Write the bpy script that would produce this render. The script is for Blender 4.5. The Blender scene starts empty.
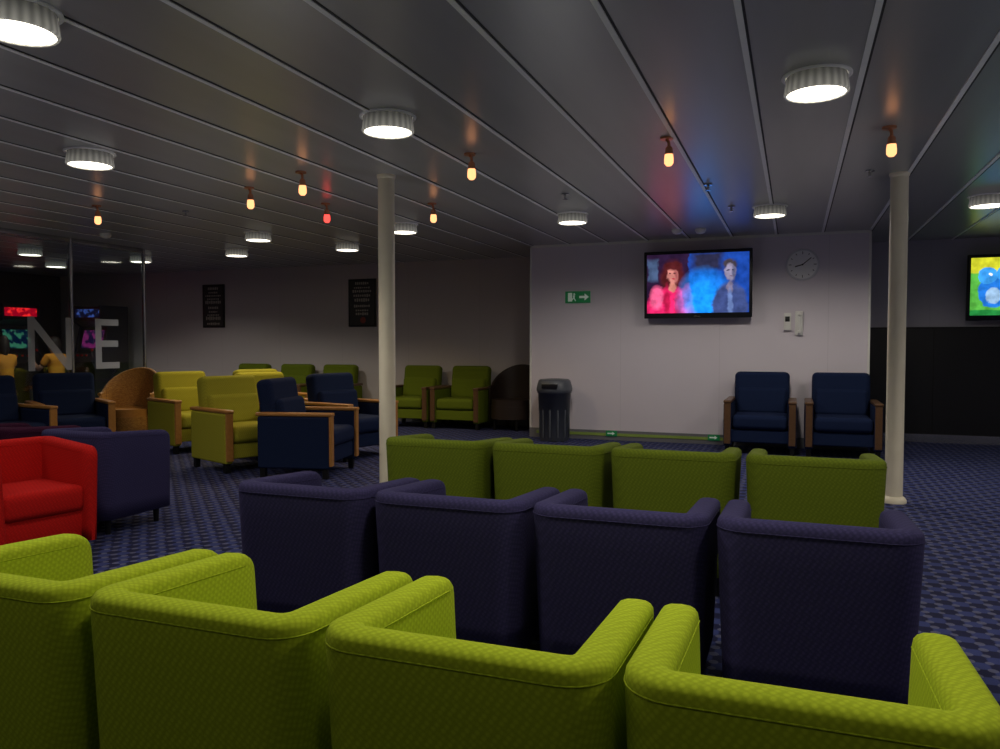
import bpy, bmesh, math, random
from mathutils import Vector, Matrix, Euler
random.seed(7)
scene = bpy.context.scene
try:
    scene.view_settings.view_transform = 'Standard'
    scene.view_settings.look = 'None'
except Exception as e:
    print(e)

H = 2.49      # ceiling height
EYE = 1.20
COL = scene.collection

# ------------------------------------------------------------------ materials
def new_mat(name):
    m = bpy.data.materials.new(name); m.use_nodes = True
    nt = m.node_tree
    return m, nt, nt.nodes["Principled BSDF"]

def N(nt, t, **kw):
    n = nt.nodes.new(t)
    for k, v in kw.items(): setattr(n, k, v)
    return n

def math_node(nt, op, a, b=None, c=None):
    n = N(nt, 'ShaderNodeMath', operation=op)
    for i, v in enumerate((a, b, c)):
        if v is None: continue
        if isinstance(v, (int, float)): n.inputs[i].default_value = v
        else: nt.links.new(v, n.inputs[i])
    return n.outputs[0]

def mixc(nt, fac, a, b):
    n = N(nt, 'ShaderNodeMix', data_type='RGBA')
    for i, v in ((0, fac), (6, a), (7, b)):
        if isinstance(v, (int, float)): n.inputs[i].default_value = v
        elif isinstance(v, tuple): n.inputs[i].default_value = (*v, 1)[:4]
        else: nt.links.new(v, n.inputs[i])
    return n.outputs[2]

def plain(name, col, rough=0.5, metal=0.0, emit=None, es=0.0, noise=0.08, nscale=8):
    m, nt, b = new_mat(name)
    tc = N(nt, 'ShaderNodeTexCoord')
    nz = N(nt, 'ShaderNodeTexNoise'); nz.inputs['Scale'].default_value = nscale
    nz.inputs['Detail'].default_value = 4
    nt.links.new(tc.outputs['Object'], nz.inputs['Vector'])
    c = mixc(nt, nz.outputs['Fac'], tuple(x*(1-noise) for x in col), tuple(min(1, x*(1+noise)) for x in col))
    nt.links.new(c, b.inputs['Base Color'])
    b.inputs['Roughness'].default_value = rough
    b.inputs['Metallic'].default_value = metal
    if emit:
        b.inputs['Emission Color'].default_value = (*emit, 1)
        b.inputs['Emission Strength'].default_value = es
    return m

def fabric(name, col, dark, scale=85, rough=0.9):
    """woven upholstery with a small diamond motif"""
    m, nt, b = new_mat(name)
    tc = N(nt, 'ShaderNodeTexCoord')
    mp = N(nt, 'ShaderNodeMapping'); mp.inputs['Rotation'].default_value = (math.radians(45), math.radians(35), math.radians(45))
    nt.links.new(tc.outputs['Object'], mp.inputs['Vector'])
    v = N(nt, 'ShaderNodeTexVoronoi'); v.inputs['Scale'].default_value = scale
    v.inputs['Randomness'].default_value = 0.1
    nt.links.new(mp.outputs[0], v.inputs['Vector'])
    mr = N(nt, 'ShaderNodeMapRange'); mr.inputs[1].default_value = 0.25; mr.inputs[2].default_value = 0.6
    nt.links.new(v.outputs['Distance'], mr.inputs[0])
    nz = N(nt, 'ShaderNodeTexNoise'); nz.inputs['Scale'].default_value = 300
    nt.links.new(tc.outputs['Object'], nz.inputs['Vector'])
    c = mixc(nt, math_node(nt, 'MULTIPLY', mr.outputs[0], 0.6), col, dark)
    c2 = mixc(nt, math_node(nt, 'MULTIPLY', nz.outputs['Fac'], 0.3), c, dark)
    nt.links.new(c2, b.inputs['Base Color'])
    b.inputs['Roughness'].default_value = rough
    b.inputs['Specular IOR Level'].default_value = 0.15
    bp = N(nt, 'ShaderNodeBump'); bp.inputs['Strength'].default_value = 0.12; bp.inputs['Distance'].default_value = 0.001
    nt.links.new(mr.outputs[0], bp.inputs['Height']); nt.links.new(bp.outputs[0], b.inputs['Normal'])
    return m

def wood_mat(name, a, b_):
    m, nt, b = new_mat(name)
    tc = N(nt, 'ShaderNodeTexCoord')
    mp = N(nt, 'ShaderNodeMapping'); mp.inputs['Scale'].default_value = (30, 3, 30)
    nt.links.new(tc.outputs['Object'], mp.inputs['Vector'])
    nz = N(nt, 'ShaderNodeTexNoise'); nz.inputs['Scale'].default_value = 1.5; nz.inputs['Detail'].default_value = 6
    nt.links.new(mp.outputs[0], nz.inputs['Vector'])
    nt.links.new(mixc(nt, nz.outputs['Fac'], a, b_), b.inputs['Base Color'])
    b.inputs['Roughness'].default_value = 0.35
    return m

def emis(name, col, s):
    m = bpy.data.materials.new(name); m.use_nodes = True
    nt = m.node_tree; nt.nodes.clear()
    o = N(nt, 'ShaderNodeOutputMaterial'); e = N(nt, 'ShaderNodeEmission')
    e.inputs[0].default_value = (*col, 1); e.inputs[1].default_value = s
    nt.links.new(e.outputs[0], o.inputs[0])
    return m

def screen_mat(name, w, h, base, layers, strength):
    """picture on a television: soft ellipses / boxes laid out on the panel"""
    m = bpy.data.materials.new(name); m.use_nodes = True
    nt = m.node_tree; nt.nodes.clear()
    o = N(nt, 'ShaderNodeOutputMaterial'); e = N(nt, 'ShaderNodeEmission')
    tc = N(nt, 'ShaderNodeTexCoord'); sp = N(nt, 'ShaderNodeSeparateXYZ')
    nz = N(nt, 'ShaderNodeTexNoise'); nz.inputs['Scale'].default_value = 14; nz.inputs['Detail'].default_value = 4
    nt.links.new(tc.outputs['Object'], sp.inputs[0]); nt.links.new(tc.outputs['Object'], nz.inputs['Vector'])
    wob = math_node(nt, 'MULTIPLY', math_node(nt, 'SUBTRACT', nz.outputs['Fac'], 0.5), 0.06)
    u = math_node(nt, 'ADD', math_node(nt, 'DIVIDE', sp.outputs[0], w), 0.5)
    v = math_node(nt, 'ADD', math_node(nt, 'DIVIDE', sp.outputs[2], h), 0.5)
    u = math_node(nt, 'ADD', u, wob); v = math_node(nt, 'ADD', v, wob)
    c = base
    for kind, cu, cv, ru, rv, col, soft in layers:
        du = math_node(nt, 'DIVIDE', math_node(nt, 'SUBTRACT', u, cu), ru)
        dv = math_node(nt, 'DIVIDE', math_node(nt, 'SUBTRACT', v, cv), rv)
        if kind == 'e':
            d = math_node(nt, 'SQRT', math_node(nt, 'ADD', math_node(nt, 'MULTIPLY', du, du), math_node(nt, 'MULTIPLY', dv, dv)))
        else:
            d = math_node(nt, 'MAXIMUM', math_node(nt, 'ABSOLUTE', du), math_node(nt, 'ABSOLUTE', dv))
        mr = N(nt, 'ShaderNodeMapRange'); mr.inputs[1].default_value = 1+soft; mr.inputs[2].default_value = 1-soft
        nt.links.new(d, mr.inputs[0])
        c = mixc(nt, mr.outputs[0], c, col)
    nz2 = N(nt, 'ShaderNodeTexNoise'); nz2.inputs['Scale'].default_value = 12; nz2.inputs['Detail'].default_value = 2
    nt.links.new(tc.outputs['Object'], nz2.inputs['Vector'])
    mr = N(nt, 'ShaderNodeMapRange'); mr.inputs[1].default_value = .3; mr.inputs[2].default_value = .7; mr.inputs[3].default_value = .7; mr.inputs[4].default_value = 1.25
    nt.links.new(nz2.outputs['Fac'], mr.inputs[0])
    nt.links.new(c, e.inputs[0]); nt.links.new(math_node(nt, 'MULTIPLY', mr.outputs[0], strength), e.inputs[1])
    nt.links.new(e.outputs[0], o.inputs[0])
    return m

# ------------------------------------------------------------------ mesh builder
class MB:
    def __init__(s): s.bm = bmesh.new(); s.mats = []
    def mi(s, m):
        if m not in s.mats: s.mats.append(m)
        return s.mats.index(m)
    def add(s, t, mat, smooth=True, M=None):
        if M is not None: t.transform(M)
        i = s.mi(mat)
        bmesh.ops.recalc_face_normals(t, faces=t.faces)
        for f in t.faces:
            f.material_index = i; f.smooth = smooth and len(f.verts) <= 4
            if len(f.verts) > 4:
                for e in f.edges: e.smooth = False
        me = bpy.data.meshes.new('tmp'); t.to_mesh(me); s.bm.from_mesh(me)
        bpy.data.meshes.remove(me); t.free()
    def box(s, c, d, mat, bev=0.0, seg=3, rot=None, taper=None):
        t = bmesh.new(); bmesh.ops.create_cube(t, size=1)
        for v in t.verts:
            v.co = Vector((v.co.x*d[0], v.co.y*d[1], v.co.z*d[2]))
        if bev > 0: bmesh.ops.bevel(t, geom=t.edges[:], offset=bev, segments=seg, profile=0.5, affect='EDGES')
        M = Matrix.Translation(c)
        if rot: M = M @ Euler(rot).to_matrix().to_4x4()
        s.add(t, mat, bev > 0, M)
    def cyl(s, c, r1, r2, h, mat, seg=32, rot=None, caps=True):
        t = bmesh.new(); bmesh.ops.create_cone(t, cap_ends=caps, segments=seg, radius1=r1, radius2=r2, depth=h)
        M = Matrix.Translation(c)
        if rot: M = M @ Euler(rot).to_matrix().to_4x4()
        s.add(t, mat, True, M)
    def sph(s, c, r, mat, sc=(1, 1, 1), seg=20):
        t = bmesh.new(); bmesh.ops.create_uvsphere(t, u_segments=seg, v_segments=seg//2, radius=r)
        s.add(t, mat, True, Matrix.Translation(c) @ Matrix.Diagonal((*sc, 1)))
    def lathe(s, c, prof, mat, seg=36, rot=None):
        t = bmesh.new(); rings = []
        for r, z in prof:
            rings.append([t.verts.new((r*math.cos(2*math.pi*k/seg), r*math.sin(2*math.pi*k/seg), z)) for k in range(seg)])
        for a, b in zip(rings[:-1], rings[1:]):
            for k in range(seg): t.faces.new((a[k], a[(k+1) % seg], b[(k+1) % seg], b[k]))
        M = Matrix.Translation(c)
        if rot: M = M @ Euler(rot).to_matrix().to_4x4()
        s.add(t, mat, True, M)
    def poly(s, pts, mat, M=None, thick=0.0, d=(0, -1, 0)):
        t = bmesh.new(); vs = [t.verts.new(p) for p in pts]; f = t.faces.new(vs)
        if thick:
            r = bmesh.ops.extrude_face_region(t, geom=[f])
            bmesh.ops.translate(t, vec=Vector(d)*thick, verts=[g for g in r['geom'] if isinstance(g, bmesh.types.BMVert)])
        s.add(t, mat, False, M)
    def tube(s, pts, r, mat, seg=8):
        t = bmesh.new(); rings = []
        n = len(pts)
        for i, p in enumerate(pts):
            p = Vector(p); a = Vector(pts[max(0, i-1)]); b = Vector(pts[min(n-1, i+1)])
            rr = r[i] if isinstance(r, (list, tuple)) else r
            tn = (b-a).normalized(); up = Vector((0, 0, 1)) if abs(tn.z) < .9 else Vector((1, 0, 0))
            s1 = tn.cross(up).normalized(); s2 = s1.cross(tn)
            rings.append([t.verts.new(p + s1*rr*math.cos(2*math.pi*k/seg) + s2*rr*math.sin(2*math.pi*k/seg)) for k in range(seg)])
        for a, b in zip(rings[:-1], rings[1:]):
            for k in range(seg): t.faces.new((a[k], a[(k+1) % seg], b[(k+1) % seg], b[k]))
        t.faces.new(rings[0]); t.faces.new(rings[-1])
        s.add(t, mat, True)
    def shell(s, path, z0, mat, rt, taper=0.0, endr=0.07):
        """upholstered wall swept along a plan path; path = [(x,y,nx,ny,top,halfthick)]"""
        L = [0]
        for a, b in zip(path[:-1], path[1:]): L.append(L[-1] + math.hypot(a[0]-b[0], a[1]-b[1]))
        t = bmesh.new(); rings = []
        for (x, y, nx, ny, top, ht), l in zip(path, L):
            u = min(l, L[-1]-l); k = 0.0
            if u < endr: k = 1-math.sqrt(max(0, 1-((endr-u)/endr)**2))
            h = ht*(1-0.75*k); tp = top-endr*0.9*k
            sec = [(h, z0)]
            for zz in (0.2, 0.5, 0.8): sec.append((h, z0+(tp-rt-z0)*zz))
            for j in range(9):
                a = math.pi*j/8; ca = math.cos(a); sa = math.sin(a)
                ex = math.copysign(abs(ca)**0.7, ca) if abs(ca) > 1e-6 else 0
                sec.append((h*ex, tp-rt+rt*sa**0.7 if sa > 1e-6 else tp-rt))
            for zz in (0.8, 0.5, 0.2): sec.append((-h, z0+(tp-rt-z0)*zz))
            sec.append((-h, z0))
            ring = []
            for o, z in sec:
                f = 1-taper*(1-(z-z0)/(tp-z0))
                ring.append(t.verts.new(((x+nx*o)*f, y+ny*o + (1-f)*0.15, z)))
            rings.append(ring)
        m = len(rings[0])
        for a, b in zip(rings[:-1], rings[1:]):
            for k in range(m): t.faces.new((a[k], a[(k+1) % m], b[(k+1) % m], b[k]))
        t.faces.new(rings[0]); t.faces.new(rings[-1])
        s.add(t, mat, True)
    def mesh(s, name):
        me = bpy.data.meshes.new(name); s.bm.to_mesh(me); s.bm.free()
        for m in s.mats: me.materials.append(m)
        return me

def put(name, me, loc=(0, 0, 0), rz=0.0, parent=None, wn=False, sz=1.0):
    o = bpy.data.objects.new(name, me); o.location = loc; o.rotation_euler = (0, 0, rz)
    o.scale = (1, 1, sz)
    COL.objects.link(o)
    if parent: o.parent = parent
    if wn:
        md = o.modifiers.new('wn', 'WEIGHTED_NORMAL'); md.keep_sharp = True
    return o
R = math.radians

# ------------------------------------------------------------------ palette
M_green = fabric('green_fabric', (0.49, 0.60, 0.025), (0.27, 0.36, 0.010))
M_green2 = fabric('olive_green_fabric', (0.16, 0.21, 0.015), (0.09, 0.125, 0.008))
M_yel = fabric('lime_yellow_fabric', (0.50, 0.47, 0.05), (0.29, 0.28, 0.02))
M_navy = fabric('navy_fabric', (0.050, 0.043, 0.125), (0.022, 0.020, 0.060))
M_blue = fabric('blue_fabric', (0.013, 0.026, 0.080), (0.006, 0.011, 0.036))
M_red = fabric('red_fabric', (0.58, 0.012, 0.010), (0.34, 0.006, 0.004))
M_maroon = fabric('plum_fabric', (0.05, 0.008, 0.03), (0.02, 0.003, 0.015))
M_wood = wood_mat('beech_wood', (0.56, 0.27, 0.07), (0.38, 0.16, 0.035))
M_wood2 = wood_mat('dark_walnut_wood', (0.16, 0.08, 0.035), (0.09, 0.045, 0.02))
M_black = plain('black_plastic', (0.008, 0.008, 0.010), 0.35)
M_leg = plain('dark_leg_metal', (0.02, 0.02, 0.02), 0.4, 0.6)
M_chrome = plain('brushed_steel', (0.55, 0.55, 0.58), 0.25, 1.0)
M_white = plain('white_enamel', (0.82, 0.81, 0.77), 0.35)
M_cream = plain('cream_pole_paint', (0.95, 0.86, 0.66), 0.35)

def wall_mat(name, col, joint=1.2):
    m, nt, b = new_mat(name)
    g = N(nt, 'ShaderNodeNewGeometry'); sp = N(nt, 'ShaderNodeSeparateXYZ')
    nt.links.new(g.outputs['Position'], sp.inputs[0])
    fr = math_node(nt, 'FRACT', math_node(nt, 'DIVIDE', math_node(nt, 'ADD', sp.outputs[0], 20.05), joint))
    line = math_node(nt, 'LESS_THAN', fr, 0.006)
    nz = N(nt, 'ShaderNodeTexNoise'); nz.inputs['Scale'].default_value = 1.5; nz.inputs['Detail'].default_value = 3
    nt.links.new(g.outputs['Position'], nz.inputs['Vector'])
    c = mixc(nt, nz.outputs['Fac'], tuple(x*.95 for x in col), tuple(min(1, x*1.03) for x in col))
    c = mixc(nt, math_node(nt, 'MULTIPLY', line, 0.2), c, tuple(x*.5 for x in col))
    nt.links.new(c, b.inputs['Base Color']); b.inputs['Roughness'].default_value = 0.5
    return m
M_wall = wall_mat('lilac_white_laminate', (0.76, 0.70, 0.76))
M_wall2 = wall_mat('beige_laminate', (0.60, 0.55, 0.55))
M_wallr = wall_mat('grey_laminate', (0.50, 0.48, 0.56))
M_dark = plain('dark_wall_paint', (0.02, 0.02, 0.03), 0.5)
M_mid = plain('rear_wall_paint', (0.25, 0.24, 0.25), 0.6)

# carpet
def carpet():
    m, nt, b = new_mat('blue_patterned_carpet')
    g = N(nt, 'ShaderNodeNewGeometry'); mp = N(nt, 'ShaderNodeMapping')
    mp.inputs['Scale'].default_value = (1, 1, 0)
    nt.links.new(g.outputs['Position'], mp.inputs['Vector'])
    sp = N(nt, 'ShaderNodeSeparateXYZ'); nt.links.new(mp.outputs[0], sp.inputs[0])
    k = 2*math.pi/0.14
    sx = math_node(nt, 'SINE', math_node(nt, 'MULTIPLY', sp.outputs[0], k))
    sy = math_node(nt, 'SINE', math_node(nt, 'MULTIPLY', sp.outputs[1], k))
    pr = math_node(nt, 'MULTIPLY', sx, sy)
    v = N(nt, 'ShaderNodeTexVoronoi'); v.inputs['Scale'].default_value = 14.3; v.inputs['Randomness'].default_value = 0.2
    nt.links.new(mp.outputs[0], v.inputs['Vector'])
    mot = math_node(nt, 'LESS_THAN', v.outputs['Distance'], 0.28)
    mr = N(nt, 'ShaderNodeMapRange'); mr.inputs[1].default_value = -0.1; mr.inputs[2].default_value = 0.2
    nt.links.new(pr, mr.inputs[0])
    nz = N(nt, 'ShaderNodeTexNoise'); nz.inputs['Scale'].default_value = 220
    nt.links.new(g.outputs['Position'], nz.inputs['Vector'])
    c = mixc(nt, mr.outputs[0], (0.012, 0.014, 0.056), (0.046, 0.062, 0.21))
    c = mixc(nt, math_node(nt, 'MULTIPLY', mot, 0.6), c, (0.20, 0.205, 0.30))
    c = mixc(nt, math_node(nt, 'MULTIPLY', nz.outputs['Fac'], 0.5), c, (0.008, 0.009, 0.035))
    nt.links.new(c, b.inputs['Base Color']); b.inputs['Roughness'].default_value = 0.9
    b.inputs['Specular IOR Level'].default_value = 0.2
    return m
M_carpet = carpet()

def ceil_mat():
    m, nt, b = new_mat('ceiling_metal_panel')
    g = N(nt, 'ShaderNodeNewGeometry'); mp = N(nt, 'ShaderNodeMapping'); mp.inputs['Scale'].default_value = (3.0, 0.3, 1)
    nt.links.new(g.outputs['Position'], mp.inputs['Vector'])
    nz = N(nt, 'ShaderNodeTexNoise'); nz.inputs['Scale'].default_value = 2.0; nz.inputs['Detail'].default_value = 2
    nt.links.new(mp.outputs[0], nz.inputs['Vector'])
    nt.links.new(mixc(nt, nz.outputs['Fac'], (0.40, 0.40, 0.40), (0.50, 0.50, 0.50)), b.inputs['Base Color'])
    b.inputs['Metallic'].default_value = 0.4; b.inputs['Roughness'].default_value = 0.30
    return m
M_ceil = ceil_mat()
M_seam = plain('ceiling_seam_profile', (0.97, 0.97, 0.97), 0.4, 0.0)
M_groove = plain('ceiling_groove_dark', (0.02, 0.02, 0.02), 0.6)

# ------------------------------------------------------------------ room shell
XL, XR, YB, YW, YR = -13.0, 4.2, -2.6, 9.7, 10.9
BX0, BX1 = -3.245, 0.79          # projecting white wall block
def shellbox(name, x0, x1, y0, y1, z0, z1, mat):
    b = MB(); b.box((0, 0, 0), (x1-x0, y1-y0, z1-z0), mat)
    return put(name, b.mesh(name), ((x0+x1)/2, (y0+y1)/2, (z0+z1)/2))
shellbox('floor', XL-.1, XR+.1, YB-.1, YR+.1, -0.1, 0, M_carpet)
shellbox('ceiling', XL-.1, XR+.1, YB-.1, YR+.1, H, H+.1, M_ceil)
shellbox('wall_back', BX0, BX1, YW, YR, 0, H, M_wall)
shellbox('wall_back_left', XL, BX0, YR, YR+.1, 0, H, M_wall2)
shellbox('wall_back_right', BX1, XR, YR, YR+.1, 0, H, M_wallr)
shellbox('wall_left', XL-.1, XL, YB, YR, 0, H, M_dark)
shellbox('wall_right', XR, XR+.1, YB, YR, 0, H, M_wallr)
shellbox('wall_front', XL, XR, YB-.1, YB, 0, H, M_mid)

# ceiling profile strips (one object)
b = MB()
k = -23
while -1.72+.5*k < XR:
    x = -1.72+.5*k
    if x > XL:
        b.box((x, (YB+YR)/2, H-.003), (.026, YR-YB, .006), M_seam)
        b.box((x+.019, (YB+YR)/2, H-.0015), (.010, YR-YB, .003), M_groove)
    k += 1
put('trim_ceiling_strips', b.mesh('trim_ceiling_strips'))

# baseboards with low-location lighting
M_base = plain('baseboard_grey', (0.18, 0.18, 0.2), 0.4)
M_lll = plain('photoluminescent_strip', (0.22, 0.30, 0.07), 0.4, 0, (0.45, 0.6, 0.08), 0.03)
b = MB(); b.box(((BX0+BX1)/2, YW-.01, .06), (BX1-BX0, .02, .12), M_base)
b.box(((BX0+BX1)/2-.5, YW-.024, .07), (BX1-BX0-1.2, .008, .035), M_lll)
put('baseboard_back', b.mesh('baseboard_back'))
b = MB(); b.box(((XL+BX0)/2, YR-.01, .06), (BX0-XL, .02, .12), M_base); put('baseboard_back_left', b.mesh('bbl'))
# black lower cladding + kick strip, right recess
b = MB(); b.box(((BX1+XR)/2, YR-.03, .75), (XR-BX1, .06, 1.30), M_black)
b.box(((BX1+XR)/2, YR-.035, 1.41), (XR-BX1, .07, .02), M_leg)
b.box(((BX1+XR)/2, YR-.04, .05), (XR-BX1, .08, .10), M_chrome)
for i in range(4): b.box((BX1+.8+i*.8, YR-.063, .75), (.012, .006, 1.28), M_leg)
put('trim_black_wall_cladding', b.mesh('cladding'))
# corner trims on the projecting wall
b = MB()
for x in (BX0+.012, BX1-.012): b.box((x, YW-.006, H/2), (.024, .012, H), M_white)
b.box(((BX0+BX1)/2, YW-.006, H-.015), (BX1-BX0, .012, .03), M_white)
put('trim_wall_corners', b.mesh('corner_trim'))

# ------------------------------------------------------------------ chairs
def tub_mesh(name, fab):
    b = MB()
    W, D, T, rc, z0 = .60, .56, .043, .048, .10
    hx = W/2-T; path = []
    def P(x, y, nx, ny):
        top = .655-.030*max(0, (y-.08)/.48)
        path.append((x, y, nx, ny, top, T))
    ys = [D, D-.004, D-.012, D-.025, D-.045, D-.07, D-.12, D-.2, D-.3, T+rc+.08, T+rc+.02]
    for y in ys: P(-hx, y, -1, 0)
    for j in range(7):
        a = math.pi + (math.pi/2)*j/6
        P(-hx+rc+rc*math.cos(a), T+rc+rc*math.sin(a), math.cos(a), math.sin(a))
    for x in (-.12, 0, .12): P(x, T, 0, -1)
    for j in range(7):
        a = 1.5*math.pi + (math.pi/2)*j/6
        P(hx-rc+rc*math.cos(a), T+rc+rc*math.sin(a), math.cos(a), math.sin(a))
    for y in reversed(ys): P(hx, y, 1, 0)
    b.shell(path, z0, fab, .034, taper=.08, endr=.075)
    for off in (T+.0002, -T-.0002):
        pts = []
        for (x, y, nx, ny, tp, ht) in path[5:-5]:
            z = tp-.034; f = 1-.08*(1-(z-z0)/(tp-z0))
            pts.append(((x+nx*off)*f, y+ny*off+(1-f)*.15, z))
        b.tube(pts, .0018, fab, 6)
    b.box((0, .315, .34), (W-4*T+.01, .46, .15), fab, .04, 4)
    b.box((0, .30, .19), (W-4*T, .44, .17), fab, .012)
    for sx in (-1, 1):
        for y in (.09, .49):
            b.cyl((sx*.21, y, .055), .016, .022, .11, M_leg, 14)
    return b.mesh(name)
T_green = tub_mesh('tub_green', M_green); T_green2 = tub_mesh('tub_olive', M_green2)
T_navy = tub_mesh('tub_navy', M_navy); T_red = tub_mesh('tub_red', M_red); T_maroon = tub_mesh('tub_plum', M_maroon)

for x in (-1.85, -1.222, -.594, .02): put('tub_armchair', T_green, (x, 1.285, 0), sz=.975)
for x in (-1.80, -1.175, -.55, .07): put('tub_armchair', T_navy, (x, 2.50, 0))
for x in (-1.81, -1.18, -.55, .09): put('tub_armchair', T_green2, (x, 3.73, 0), sz=1.06)
put('tub_armchair', T_red, (-4.30, 3.16, 0), R(-102))
put('tub_armchair', T_navy, (-4.27, 3.62, 0), 0)
put('tub_armchair', T_maroon, (-5.05, 3.62, 0), 0)

def lounge_mesh(name, fab, wood):
    b = MB()
    for sx in (-1, 1):
        b.box((sx*.335, .01, .325), (.085, .68, .47), fab, .02)
        b.box((sx*.335, .015, .578), (.085, .72, .032), wood, .011)
        b.box((sx*.335, .355, .34), (.07, .025, .45), wood, .006)
        for y in (-.29, .30): b.box((sx*.335, y, .045), (.05, .05, .09), M_leg, .005)
    b.box((0, .02, .20), (.60, .62, .14), fab, .015)
    b.box((0, .06, .355), (.575, .60, .16), fab, .05, 4)
    b.box((0, -.27, .60), (.60, .16, .58), fab, .055, 4, rot=(R(9), 0, 0))
    b.box((0, -.17, .56), (.54, .10, .30), fab, .045, 4, rot=(R(9), 0, 0))
    return b.mesh(name)
L_navy = lounge_mesh('lounge_navy', M_blue, M_wood); L_navy2 = lounge_mesh('lounge_navy_dark', M_blue, M_wood2)
L_yel = lounge_mesh('lounge_yellow', M_yel, M_wood); L_green = lounge_mesh('lounge_green', M_green2, M_wood2)
NM = 'wooden_arm_lounge_chair'
for x in (-.35, .486): put(NM, L_navy2, (x, 9.24, 0), math.pi, wn=True)
for x in (-4.50, -5.30, -6.76, -7.57, -8.42): put(NM, L_green, (x, 10.42, 0), math.pi, wn=True)
put(NM, L_yel, (-6.50, 7.15, 0), R(-112), wn=True)
put(NM, L_yel, (-6.2, 8.15, 0), R(-112), wn=True)
put(NM, L_yel, (-5.10, 6.3, 0), R(-112), wn=True)
put(NM, L_yel, (-5.45, 7.25, 0), R(-112), wn=True)
put(NM, L_navy, (-4.27, 6.2, 0), R(-78), wn=True)
put(NM, L_navy, (-4.50, 7.3, 0), R(-105), wn=True)
put(NM, L_navy, (-7.35, 6.25, 0), R(-120), wn=True)
put(NM, L_navy, (-7.3, 5.4, 0), R(-100), wn=True)

# wicker tub chair with round back
def wicker_mat():
    m, nt, b = new_mat('woven_cane')
    tc = N(nt, 'ShaderNodeTexCoord')
    br = N(nt, 'ShaderNodeTexBrick'); br.inputs['Scale'].default_value = 30
    br.inputs['Color1'].default_value = (0.62, 0.32, 0.08, 1); br.inputs['Color2'].default_value = (0.42, 0.19, 0.04, 1)
    br.inputs['Mortar'].default_value = (0.08, 0.03, 0.01, 1)
    mp = N(nt, 'ShaderNodeMapping'); mp.inputs['Rotation'].default_value = (math.radians(90), 0, 0)
    nt.links.new(tc.outputs['Object'], mp.inputs['Vector']); nt.links.new(mp.outputs[0], br.inputs['Vector'])
    nt.links.new(br.outputs['Color'], b.inputs['Base Color']); b.inputs['Roughness'].default_value = 0.5
    return m
M_cane = wicker_mat(); M_brown = plain('dark_brown_cane', (0.025, 0.014, 0.010), 0.5)
def wicker_mesh(name, cane, pad):
    b = MB(); path = []
    n = 40
    for i in range(n+1):
        a = R(15) - R(210)*i/n
        back = max(0, -math.sin(a))
        path.append((.33*math.cos(a), .33*math.sin(a), math.cos(a), math.sin(a), .60+.30*back**0.8, .018))
    b.shell(path, .12, cane, .016, 0, .04)
    b.tube([(p[0], p[1], p[4]) for p in path], .02, cane, 10)
    b.cyl((0, 0, .38), .29, .29, .10, pad, 36); b.cyl((0, 0, .25), .30, .30, .18, cane, 36)
    for a in (45, 135, 225, 315): b.cyl((.25*math.cos(R(a)), .25*math.sin(R(a)), .08), .02, .025, .16, M_leg, 12)
    return b.mesh(name)
put('wicker_armchair', wicker_mesh('wicker', M_cane, M_wood), (-7.62, 7.30, 0), R(195))
put('wicker_armchair', wicker_mesh('wicker_dark', M_brown, M_brown), (-3.75, 10.40, 0), R(170))

# ------------------------------------------------------------------ columns
def pole(x, y):
    b = MB()
    b.cyl((0, 0, H/2), .063, .063, H, M_cream, 40)
    b.lathe((0, 0, H), [(.063, -.03), (.068, -.025), (.071, -.012), (.072, 0)], M_cream)
    b.lathe((0, 0, 0), [(.09, 0), (.09, .02), (.078, .04), (.063, .05)], M_cream)
    put('support_column', b.mesh('support_column'), (x, y, 0))
pole(.72, 6.6); pole(-2.93, 5.3)

# ------------------------------------------------------------------ glass partition with letters
def glass_mat():
    m = bpy.data.materials.new('partition_glass'); m.use_nodes = True
    nt = m.node_tree; nt.nodes.clear()
    o = N(nt, 'ShaderNodeOutputMaterial'); t = N(nt, 'ShaderNodeBsdfTransparent'); g = N(nt, 'ShaderNodeBsdfGlossy')
    t.inputs[0].default_value = (.85, .90, .90, 1); g.inputs['Roughness'].default_value = 0.03
    mx = N(nt, 'ShaderNodeMixShader'); mx.inputs[0].default_value = 0.08
    nt.links.new(t.outputs[0], mx.inputs[1]); nt.links.new(g.outputs[0], mx.inputs[2]); nt.links.new(mx.outputs[0], o.inputs[0])
    return m
M_glass = glass_mat()
def frost_mat():
    m, nt, b = new_mat('frosted_letter_vinyl')
    b.inputs['Base Color'].default_value = (.75, .77, .82, 1); b.inputs['Roughness'].default_value = .5
    b.inputs['Alpha'].default_value = .5
    return m
M_frost = frost_mat()
PX = -8.2
root = bpy.data.objects.new('glass_partition', None); COL.objects.link(root)
b = MB(); b.box((PX, 6.20, H/2), (.012, 3.90, H-.10), M_glass); put('glass_pane', b.mesh('glass_pane'), parent=root)
b = MB()
for y in (4.25, 7.02, 8.15): b.cyl((PX, y, H/2), .024, .024, H, M_chrome, 20)
b.box((PX, 6.20, .03), (.04, 3.9, .06), M_chrome, .004); b.box((PX, 6.20, H-.03), (.04, 3.9, .06), M_chrome, .004)
put('posts_and_rails', b.mesh('posts'), parent=root)
for ch, y in (('Z', 4.40), ('O', 5.2), ('N', 6.36), ('E', 7.28)):
    cu = bpy.data.curves.new('t', 'FONT'); cu.body = ch; cu.size = .92; cu.extrude = .002; cu.offset = .0
    to = bpy.data.objects.new('t', cu); COL.objects.link(to)
    dg = bpy.context.evaluated_depsgraph_get()
    me = bpy.data.meshes.new_from_object(to.evaluated_get(dg))
    bpy.data.objects.remove(to)
    me.materials.clear(); me.materials.append(M_frost)
    o = put('letter_'+ch.lower(), me, (PX+.013, y, .90), 0, root); o.rotation_euler = (R(90), 0, R(90))

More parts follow.
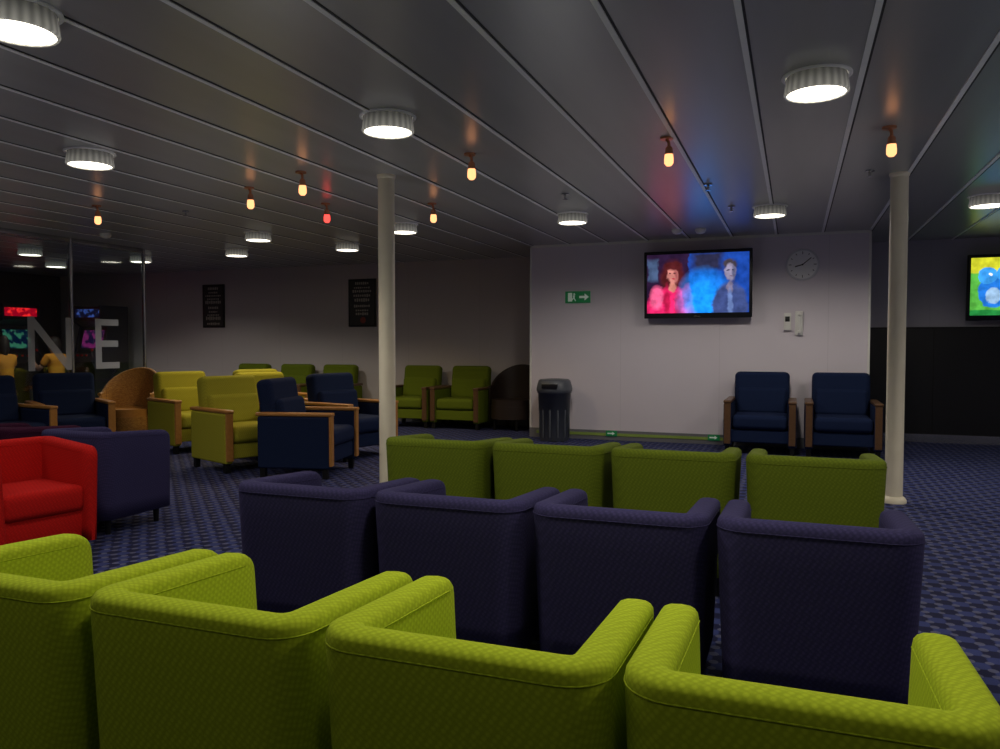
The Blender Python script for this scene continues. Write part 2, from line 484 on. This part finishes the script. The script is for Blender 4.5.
# ------------------------------------------------------------------ arcade machines
def arcade(x, y, rz, side, scr, marq):
    b = MB()
    prof = [(-.38, 0), (.34, 0), (.34, .78), (.42, .92), (.18, 1.08), (.06, 1.52), (.22, 1.62), (.22, 1.88), (-.38, 1.88)]
    for sx in (-.33, .31):
        b.poly([(sx, p, q) for p, q in prof], side, None, .02, (1, 0, 0))
    iv = [(-.36, 0.02), (.31, 0.02), (.31, .76), (.38, .90), (.14, 1.06), (.02, 1.52), (.18, 1.62), (.18, 1.86), (-.36, 1.86)]
    b.poly([(-.31, p, q) for p, q in iv], M_black, None, .62, (1, 0, 0))
    b.box((0, .085, 1.30), (.46, .012, .32), scr, rot=(R(15), 0, 0))
    b.box((0, .19, 1.75), (.56, .012, .14), marq)
    for i in range(3): b.cyl((-.05+i*.1, .27, 1.0+.02), .02, .02, .03, M_red, 12)
    b.cyl((-.2, .28, 1.05), .008, .008, .1, M_chrome, 8); b.sph((-.2, .28, 1.11), .025, M_red)
    put('arcade_machine', b.mesh('arcade_machine'), (x, y, 0), rz)
def art(name, c1, c2, s):
    m = bpy.data.materials.new(name); m.use_nodes = True
    nt = m.node_tree; nt.nodes.clear()
    o = N(nt, 'ShaderNodeOutputMaterial'); e = N(nt, 'ShaderNodeEmission'); tc = N(nt, 'ShaderNodeTexCoord')
    v = N(nt, 'ShaderNodeTexNoise'); v.inputs['Scale'].default_value = 9; v.inputs['Detail'].default_value = 3
    nt.links.new(tc.outputs['Object'], v.inputs['Vector'])
    mr = N(nt, 'ShaderNodeMapRange'); mr.inputs[1].default_value = .46; mr.inputs[2].default_value = .54
    nt.links.new(v.outputs['Fac'], mr.inputs[0])
    nt.links.new(mixc(nt, mr.outputs[0], c1, c2), e.inputs[0]); e.inputs[1].default_value = s
    nt.links.new(e.outputs[0], o.inputs[0]); return m
E_red = art('arcade_red_marquee', (1, .02, .02), (.3, 0, .01), 1.4); E_or = art('arcade_orange_art', (.9, .40, .04), (.02, .01, .01), .35)
E_bl = art('arcade_blue_screen', (.1, .2, .8), (.01, .01, .05), .4); E_gr = art('arcade_green_screen', (.1, .5, .3), (.0, .02, .08), .3); E_pk = art('arcade_magenta', (.5, .04, .3), (.02, .01, .08), .3)
M_as1 = plain('arcade_side_red', (.15, .02, .02), .4); M_as3 = plain('arcade_side_dark', (.02, .02, .04), .4)
arcade(-12.3, 7.65, R(-90), M_as3, E_or, E_red)
arcade(-12.3, 8.5, R(-90), M_as1, E_bl, E_red)
arcade(-12.3, 9.4, R(-92), M_as3, E_gr, E_red)
arcade(-11.5, 10.35, R(180), M_as3, E_pk, E_bl)

# ------------------------------------------------------------------ seated arcade players
M_skin = plain('skin', (.55, .32, .22), .5); M_hair = plain('dark_hair', (.02, .012, .01), .6)
M_or = plain('orange_jersey', (.85, .36, .03), .8); M_jeans = plain('dark_jeans', (.03, .04, .08), .8)
M_shoe = plain('black_shoe', (.01, .01, .01), .5); M_eye = plain('eye_white', (.7, .7, .7), .3)
def skinned(name, verts, edges, radii, mat, parent):
    me = bpy.data.meshes.new(name); me.from_pydata([Vector(v) for v in verts], edges, [])
    me.materials.append(mat)
    o = bpy.data.objects.new(name, me); COL.objects.link(o); o.parent = parent
    sk = o.modifiers.new('skin', 'SKIN'); sk.use_smooth_shade = True
    for i, r in enumerate(radii):
        rr = r if isinstance(r, tuple) else (r, r)
        me.skin_vertices[0].data[i].radius = rr
        me.skin_vertices[0].data[i].use_root = (i == 0)
    sb = o.modifiers.new('sub', 'SUBSURF'); sb.levels = 2; sb.render_levels = 2
    return o
def player(x, y, rz, sex):
    root = bpy.data.objects.new('seated_person', None); COL.objects.link(root)
    root.location = (x, y, 0); root.rotation_euler = (0, 0, rz)
    V = [(0, 0, .58), (0, .0, .72), (0, .01, .88), (0, .03, 1.00), (0, .035, 1.06),
         (.15, .02, 1.00), (.20, .08, .86), (-.15, .02, 1.00), (-.20, .08, .86)]
    E = [(0, 1), (1, 2), (2, 3), (3, 4), (3, 5), (5, 6), (3, 7), (7, 8)]
    skinned('jersey', V, E, [(.15, .12), (.135, .105), (.15, .11), (.10, .08), (.06, .06), (.065, .065), (.055, .055), (.065, .065), (.055, .055)], M_or, root)
    for s in (-1, 1):
        sh = (s*.20, .08, .87); el = (s*.21, .16, .80); wr = (s*.13, .38, .93)
        skinned('arm', [sh, el, (s*.17, .28, .87), wr, (s*.125, .42, .945)], [(0, 1), (1, 2), (2, 3), (3, 4)], [.045, .042, .037, .025, (.038, .016)], M_skin, root)
        for k in range(4):
            o0 = s*(.098+.018*k); L = (.9, 1, .95, .75)[k]
            skinned('finger', [(o0, .44, .948), (o0, .44+.035*L, .95), (o0, .44+.055*L, .93)], [(0, 1), (1, 2)], [.010, .009, .007], M_skin, root)
        skinned('thumb', [(s*.095, .41, .94), (s*.07, .43, .935), (s*.065, .455, .93)], [(0, 1), (1, 2)], [.012, .010, .008], M_skin, root)
        skinned('leg', [(s*.07, 0, .56), (s*.11, .2, .56), (s*.13, .42, .55), (s*.13, .40, .32), (s*.13, .36, .10)], [(0, 1), (1, 2), (2, 3), (3, 4)], [.09, .085, .062, .055, .04], M_jeans, root)
        skinned('shoe', [(s*.13, .34, .045), (s*.13, .42, .045), (s*.135, .52, .035)], [(0, 1), (1, 2)], [(.04, .042), (.042, .04), (.04, .028)], M_shoe, root)
    b = MB()
    b.tube([(0, .035, 1.02), (0, .045, 1.08), (0, .05, 1.13)], [.058, .050, .052], M_skin, 14)
    b.sph((0, .06, 1.20), .10, M_skin, (.80, .95, 1.18), 28)
    b.sph((0, .085, 1.13), .06, M_skin, (.85, .9, .8), 18)
    b.sph((0, .158, 1.185), .014, M_skin, (.8, 1.2, 1.3), 10)
    b.box((0, .146, 1.145), (.045, .01, .010), M_maroon, .004)
    for s in (-1, 1):
        b.sph((s*.032, .143, 1.208), .012, M_eye, seg=10); b.sph((s*.032, .153, 1.208), .006, M_hair, seg=8)
        b.sph((s*.082, .055, 1.19), .022, M_skin, (.4, .8, 1.2), 10)
    b.sph((0, .045, 1.235), .108, M_hair, (.86, .97, 1.0), 28)
    b.sph((0, .0, 1.18), .09, M_hair, (.88, .75, 1.2 if not sex else 1.9), 22)
    put('head', b.mesh('head'), parent=root)
    b = MB()
    b.cyl((0, .02, .455), .17, .17, .07, M_maroon, 32); b.cyl((0, .02, .22), .03, .03, .42, M_chrome, 20)
    b.lathe((0, .02, 0), [(.0, .03), (.05, .03), (.17, .015), (.18, 0)], M_chrome, 32)
    put('stool', b.mesh('stool'), parent=root)
player(-11.33, 8.5, R(90), 1)
player(-11.33, 9.4, R(88), 0)

# ------------------------------------------------------------------ televisions
def tv(name, x, y, z, w, h, scr, tilt):
    b = MB()
    b.box((0, 0, 0), (w, .05, h), M_black, .008)
    bw = .035
    b.box((0, .04, 0), (w*.5, .05, h*.5), M_leg, .005)
    b.box((0, -.0262, .012), (w-2*bw, .002, h-2*bw-.03), scr)
    b.box((0, -.028, -h/2+.022), (.08, .003, .008), M_chrome)
    o = put(name, b.mesh(name), (x, y, z)); o.rotation_euler = (R(tilt), 0, 0)
    br = MB(); br.box((0, .075, 0), (.25, .12, .22), M_leg, .005)
    put('bracket', br.mesh('bracket'), parent=o)
S1 = screen_mat('tv_programme_screen', 1.18, .70, (0.02, .008, .03), [
    ('b', .72, .5, .30, .6, (.01, .05, .30), .02),
    ('b', .60, .88, .14, .14, (.02, .02, .05), .3),
    ('b', .06, .75, .05, .18, (.05, .08, .16), .2),
    ('e', .26, .56, .12, .34, (.07, .01, .012), .2),
    ('e', .25, .10, .25, .34, (.80, .02, .14), .12),
    ('e', .10, .28, .07, .20, (.75, .10, .24), .2),
    ('e', .20, .20, .03, .26, (.45, .01, .06), .4), ('e', .31, .15, .03, .24, (.45, .01, .06), .4),
    ('e', .40, .30, .045, .20, (.35, .01, .03), .2),
    ('e', .26, .46, .035, .09, (.50, .18, .14), .2),
    ('e', .26, .67, .055, .145, (.55, .20, .17), .12),
    ('e', .295, .66, .02, .12, (.30, .08, .08), .5),
    ('e', .26, .82, .085, .07, (.07, .01, .012), .2),
    ('e', .238, .70, .014, .010, (.06, .02, .02), .3), ('e', .282, .70, .014, .010, (.06, .02, .02), .3),
    ('e', .26, .595, .020, .010, (.45, .02, .05), .2),
    ('e', .57, .20, .20, .42, (.01, .28, 1.0), .5),
    ('e', .82, .10, .17, .42, (.04, .06, .18), .08),
    ('e', .82, .44, .035, .10, (.17, .15, .24), .2),
    ('e', .82, .82, .068, .09, (.05, .04, .05), .15),
    ('e', .82, .69, .052, .150, (.24, .21, .31), .12),
    ('e', .853, .68, .018, .12, (.10, .10, .18), .5),
    ('e', .80, .72, .012, .010, (.03, .03, .06), .3), ('e', .84, .72, .012, .010, (.03, .03, .06), .3),
    ('e', .82, .61, .018, .008, (.12, .05, .09), .3),
    ('e', .82, .18, .025, .22, (.12, .18, .4), .3)], 1.4)
tv('wall_television', -1.095, 9.52, 1.92, 1.25, .80, S1, 3)
S2 = screen_mat('tv_cartoon_screen', 1.10, .70, (0.10, .45, .06), [
    ('b', .5, .9, .6, .16, (.65, .65, .03), .1),
    ('e', .22, .42, .15, .26, (.02, .20, .75), .04),
    ('e', .16, .70, .09, .14, (.05, .35, .9), .06),
    ('e', .30, .72, .06, .12, (.05, .35, .9), .06),
    ('e', .19, .72, .02, .03, (.9, .9, .9), .1),
    ('e', .22, .36, .07, .14, (.35, .55, .8), .08),
    ('e', .7, .35, .18, .3, (.8, .6, .05), .1),
    ('e', .7, .65, .12, .15, (.9, .75, .1), .1),
    ('b', .5, .04, .6, .08, (.02, .25, .05), .1)], 1.1)
tv('wall_television', 2.49, 10.72, 1.88, 1.16, .78, S2, 3)

# ------------------------------------------------------------------ clock
b = MB()
M_face = plain('clock_face_white', (.95, .95, .95), .5)
M_rim = plain('clock_rim_silver', (.75, .75, .78), .4, .2)
b.lathe((0, 0, 0), [(.160, .026), (.163, .032), (.178, .030), (.184, .0)], M_rim, 48, rot=(R(90), 0, 0))
b.cyl((0, -.014, 0), .163, .163, .028, M_face, 48, rot=(R(90), 0, 0))
for i in range(12):
    a = i*math.pi/6; L = .03 if i % 3 == 0 else .018
    b.box((math.sin(a)*.135, -.029, math.cos(a)*.135), (.007, .002, L), M_black, rot=(0, a, 0))
for a, L, w in ((R(255), .085, .012), (R(50), .12, .009)):
    b.box((math.sin(a)*L/2, -.031, math.cos(a)*L/2), (w, .002, L), M_black, rot=(0, a, 0))
b.cyl((0, -.032, 0), .01, .01, .006, M_black, 16, rot=(R(90), 0, 0))
put('wall_clock', b.mesh('wall_clock'), (.07, YW, 2.125))

# intercom / control boxes
b = MB()
b.box((-.065, -.03, 0), (.08, .06, .20), M_white, .008); b.box((-.065, -.062, .03), (.05, .008, .06), M_leg, .003)
b.box((.06, -.02, -.02), (.085, .04, .28), M_white, .008)
b.box((.06, -.052, -.02), (.03, .03, .22), M_white, .010)
b.box((.06, -.055, .08), (.035, .045, .04), M_white, .010); b.box((.06, -.055, -.12), (.035, .045, .04), M_white, .010)
put('wall_intercom_handset', b.mesh('intercom'), (-.02, YW, 1.47))

# exit sign
M_exit = plain('exit_sign_green', (.01, .20, .06), .4, 0, (.02, .5, .15), .05)
M_exw = plain('exit_sign_white', (.7, .8, .7), .4, 0, (.8, 1, .85), .08)
b = MB(); b.box((0, -.008, 0), (.33, .016, .15), M_exit, .003)
y = -.018
b.poly([(.02, y, .015), (.09, y, .015), (.09, y, .045), (.145, y, 0), (.09, y, -.045), (.09, y, -.015), (.02, y, -.015)], M_exw)
b.box((-.10, y, 0), (.055, .003, .11), M_exw)
b.cyl((-.045, y, .038), .012, .012, .003, M_exw, 14, rot=(R(90), 0, 0))
b.poly([(-.062, y, .022), (-.035, y, .024), (-.04, y, -.012), (-.02, y, -.05), (-.032, y, -.052), (-.052, y, -.018), (-.075, y, -.045), (-.085, y, -.038), (-.06, y, -.008)], M_exw)
put('exit_sign', b.mesh('exit_sign'), (-2.6, YW, 1.81))
for x in (-2.15, -.90):
    b = MB(); b.box((0, -.005, 0), (.14, .010, .07), M_exit, .002)
    b.poly([(-.05, -.012, .008), (.01, -.012, .008), (.01, -.012, .022), (.045, -.012, 0), (.01, -.012, -.022), (.01, -.012, -.008), (-.05, -.012, -.008)], M_exw)
    put('low_level_exit_sign', b.mesh('low_exit_sign'), (x, YW-.028, .085))

# litter bin
M_bin = plain('bin_grey_plastic', (.09, .10, .12), .4)
b = MB()
b.lathe((0, 0, 0), [(0, .0), (.17, .0), (.18, .01), (.205, .60), (.215, .60), (.215, .63)], M_bin, 36)
b.lathe((0, 0, 0), [(.22, .62), (.225, .63), (.225, .655), (.215, .70), (.20, .755), (.18, .77), (.12, .775), (.11, .74), (.0, .70)], M_bin, 36)
for a in range(12):
    an = a*math.pi/6
    b.box((.192*math.cos(an), .192*math.sin(an), .30), (.008, .02, .5), M_bin, .003, rot=(0, 0, an))
b.box((0, -.205, .69), (.20, .06, .06), M_black, .01)
put('litter_bin', b.mesh('litter_bin'), (-2.82, 9.40, 0))

# posters
M_frame = plain('poster_frame_black', (.015, .015, .015), .3); M_chalk = plain('poster_chalk_print', (.45, .42, .36), .6)
M_board = plain('poster_board_dark', (.04, .04, .042), .5); M_pr = plain('poster_red_print', (.3, .06, .04), .6)
def poster(x, z, w, h, seed):
    rr = random.Random(seed); b = MB()
    b.box((0, -.012, 0), (w, .024, h), M_frame, .004); b.box((0, -.026, 0), (w-.06, .003, h-.06), M_board)
    zz = h/2-.07
    while zz > -h/2+.06:
        hh = rr.choice((.03, .045, .07)); ww = rr.uniform(.5, .95)*(w-.1)
        if rr.random() < .15: b.cyl((rr.uniform(-.05, .05), -.0285, zz-.03), .05, .05, .003, M_pr, 20, rot=(R(90), 0, 0)); zz -= .12; continue
        n = max(2, int(ww/.035)); x0 = -ww/2
        for i in range(n):
            b.box((x0+(i+.5)*ww/n, -.0285, zz), (ww/n*.65, .002, hh*rr.uniform(.5, 1)), M_chalk)
        zz -= hh+.025
    put('wall_poster', b.mesh('wall_poster'), (x, YR, z))
poster(-9.4, 1.87, .46, .74, 13); poster(-6.46, 1.87, .50, .76, 13)

# ------------------------------------------------------------------ luminaires
M_lens = emis('downlight_lens', (1.0, .92, .74), 6)
M_spotlens = emis('spot_lens_warm', (1.0, .40, .16), 2.2)
M_spotred = emis('spot_lens_red', (1.0, .05, .04), 3)
def streak_collar():  # added collar imitating the lamp's light streak; its glow is painted in
    m, nt, b = new_mat('lamp_streak_collar')
    tc = N(nt, 'ShaderNodeTexCoord'); sp = N(nt, 'ShaderNodeSeparateXYZ'); nt.links.new(tc.outputs['Object'], sp.inputs[0])
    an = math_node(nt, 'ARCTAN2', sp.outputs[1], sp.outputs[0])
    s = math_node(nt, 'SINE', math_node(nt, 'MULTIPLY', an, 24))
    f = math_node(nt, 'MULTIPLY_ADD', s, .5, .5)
    up = math_node(nt, 'MULTIPLY', math_node(nt, 'MULTIPLY', sp.outputs[2], -10), 1.0)   # painted glow, brighter toward the lamp
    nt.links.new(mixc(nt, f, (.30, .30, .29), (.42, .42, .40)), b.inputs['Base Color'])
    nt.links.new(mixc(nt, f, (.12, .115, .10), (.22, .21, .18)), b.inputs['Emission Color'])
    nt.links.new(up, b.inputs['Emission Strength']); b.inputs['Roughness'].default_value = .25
    return m
M_streak = streak_collar()
b = MB()
b.lathe((0, 0, 0), [(.160, 0), (.160, -.006), (.150, -.009), (.142, -.009)], M_seam)
b.lathe((0, 0, 0), [(.138, -.005), (.148, -.082), (.143, -.090), (.134, -.090)], M_streak, 48)
b.cyl((0, 0, -.080), .136, .136, .006, M_lens, 40)
ME_down = b.mesh('downlight')
M_copper = plain('copper_spot_body', (.8, .38, .22), .3, 1.0)
def spot_mesh(lens):
    b = MB()
    b.cyl((0, 0, -.006), .040, .040, .012, M_copper, 24)
    b.tube([(0, 0, -.01), (.012, 0, -.03), (.014, 0, -.06)], .010, M_copper)
    b.lathe((.014, 0, -.055), [(0, 0), (.016, -.002), (.022, -.012), (.026, -.05)], M_copper, 24)
    b.lathe((.014, 0, -.055), [(.025, -.048), (.029, -.08), (.028, -.105), (.016, -.12), (0, -.123)], lens, 24)
    return b.mesh('spot')
ME_spot = spot_mesh(M_spotlens); ME_spotr = spot_mesh(M_spotred)

def lamp(parent, typ, power, col, z, size, angle=150, blend=.6):
    ld = bpy.data.lights.new('lamp', typ); ld.energy = power; ld.color = col
    ld.shadow_soft_size = size
    if typ == 'SPOT': ld.spot_size = R(angle); ld.spot_blend = blend
    lo = bpy.data.objects.new('lamp', ld); COL.objects.link(lo); lo.parent = parent; lo.location = (0, 0, z)
    return lo

WARM = (1, .76, .44); NEUT = (1, .93, .82)
# x, y, power, beam angle
downs = [(-2.82, 2.2, 66, 160), (-.55, 2.2, 64, 160), (1.7, 2.2, 58, 160), (-5.1, 2.2, 30, 160),
         (-2.17, 3.95, 11, 150), (.08, 4.08, 11, 150), (-4.44, 3.97, 24, 150), (-6.7, 3.97, 18, 150),
         (-.236, 7.75, 60, 170), (-2.07, 7.5, 60, 170), (1.55, 7.87, 42, 165), (-3.94, 7.5, 32, 140), (-5.8, 7.47, 60, 130),
         (-9.6, 7.6, 26, 130), (-8.9, 8.8, 48, 150), (-5.34, 8.64, 42, 135), (-7.08, 8.66, 55, 140), (-10.7, 8.9, 30, 130),
         (-2.0, .3, 9, 150), (.3, .3, 8, 150), (-4.4, .3, 8, 150), (2.7, 4.1, 62, 150), (2.9, 6.0, 45, 150)]
for x, y, p, an in downs:
    o = put('ceiling_downlight', ME_down, (x, y, H))
    lamp(o, 'SPOT', p, WARM if y > 7.4 and -7.0 < x < -3 else NEUT, -.11, .12, an, .5)
spots = [(-2.07, 4.9), (-3.46, 4.96), (-4.2, 5.3), (-6.06, 5.48), (-3.11, 6.48), (-.764, 4.96), (.505, 5.18)]
for x, y in spots:
    o = put('ceiling_spotlight', ME_spot, (x, y, H)); lamp(o, 'SPOT', 5, (1, .7, .45), -.19, .03, 90)
o = put('ceiling_spotlight', ME_spotr, (-4.02, 6.14, H)); lamp(o, 'SPOT', 3, (1, .15, .1), -.19, .03, 90)

# added fill spots aimed upward to brighten the ceiling; no fixture stands there
for i, (x, y, p) in enumerate(((-3.3, 1.0, 20), (1.6, 1.5, 20), (-3.4, 4.6, 17), (1.9, 5.2, 18), (-6.4, 4.4, 15), (-2.0, 6.6, 13), (-9.0, 5.5, 8), (-1.0, -1.0, 14))):
    ld = bpy.data.lights.new('ceiling_fill', 'SPOT'); ld.energy = p; ld.color = (1.0, .98, .95); ld.shadow_soft_size = .4
    ld.spot_size = R(160); ld.spot_blend = 1
    lo = bpy.data.objects.new('ceiling_fill', ld); COL.objects.link(lo); lo.location = (x, y, .45); lo.rotation_euler = (math.pi, 0, 0)

# sprinklers / detectors
b = MB(); b.cyl((0, 0, -.005), .035, .03, .01, M_chrome, 20); b.cyl((0, 0, -.025), .010, .010, .04, M_chrome, 12); b.cyl((0, 0, -.048), .022, .022, .004, M_chrome, 16)
ME_spr = b.mesh('sprinkler')
for x, y in ((.5, 6.4), (-.67, 6.5), (-.57, 7.6), (-5.5, 6.0), (-1.85, 6.47), (-8.8, 6.5)): put('fire_sprinkler', ME_spr, (x, y, H))
b = MB(); b.lathe((0, 0, 0), [(.06, 0), (.06, -.02), (.045, -.045), (.02, -.055), (0, -.056)], M_white, 28)
ME_sm = b.mesh('smoke_detector')
for x, y in ((-1.25, 8.9), (-1.0, 8.95), (-7.5, 6.9)): put('smoke_detector', ME_sm, (x, y, H))

# ------------------------------------------------------------------ world + camera
w = bpy.data.worlds.new('world'); scene.world = w; w.use_nodes = True
w.node_tree.nodes['Background'].inputs[0].default_value = (.02, .025, .04, 1)
w.node_tree.nodes['Background'].inputs[1].default_value = 1
cam = bpy.data.cameras.new('camera'); cam.sensor_width = 36; cam.lens = 28.08; cam.clip_start = .02
co = bpy.data.objects.new('camera', cam); COL.objects.link(co)
co.location = (0, 0, EYE); co.rotation_euler = (R(90-2.17), 0, math.radians(20.7))
scene.camera = co
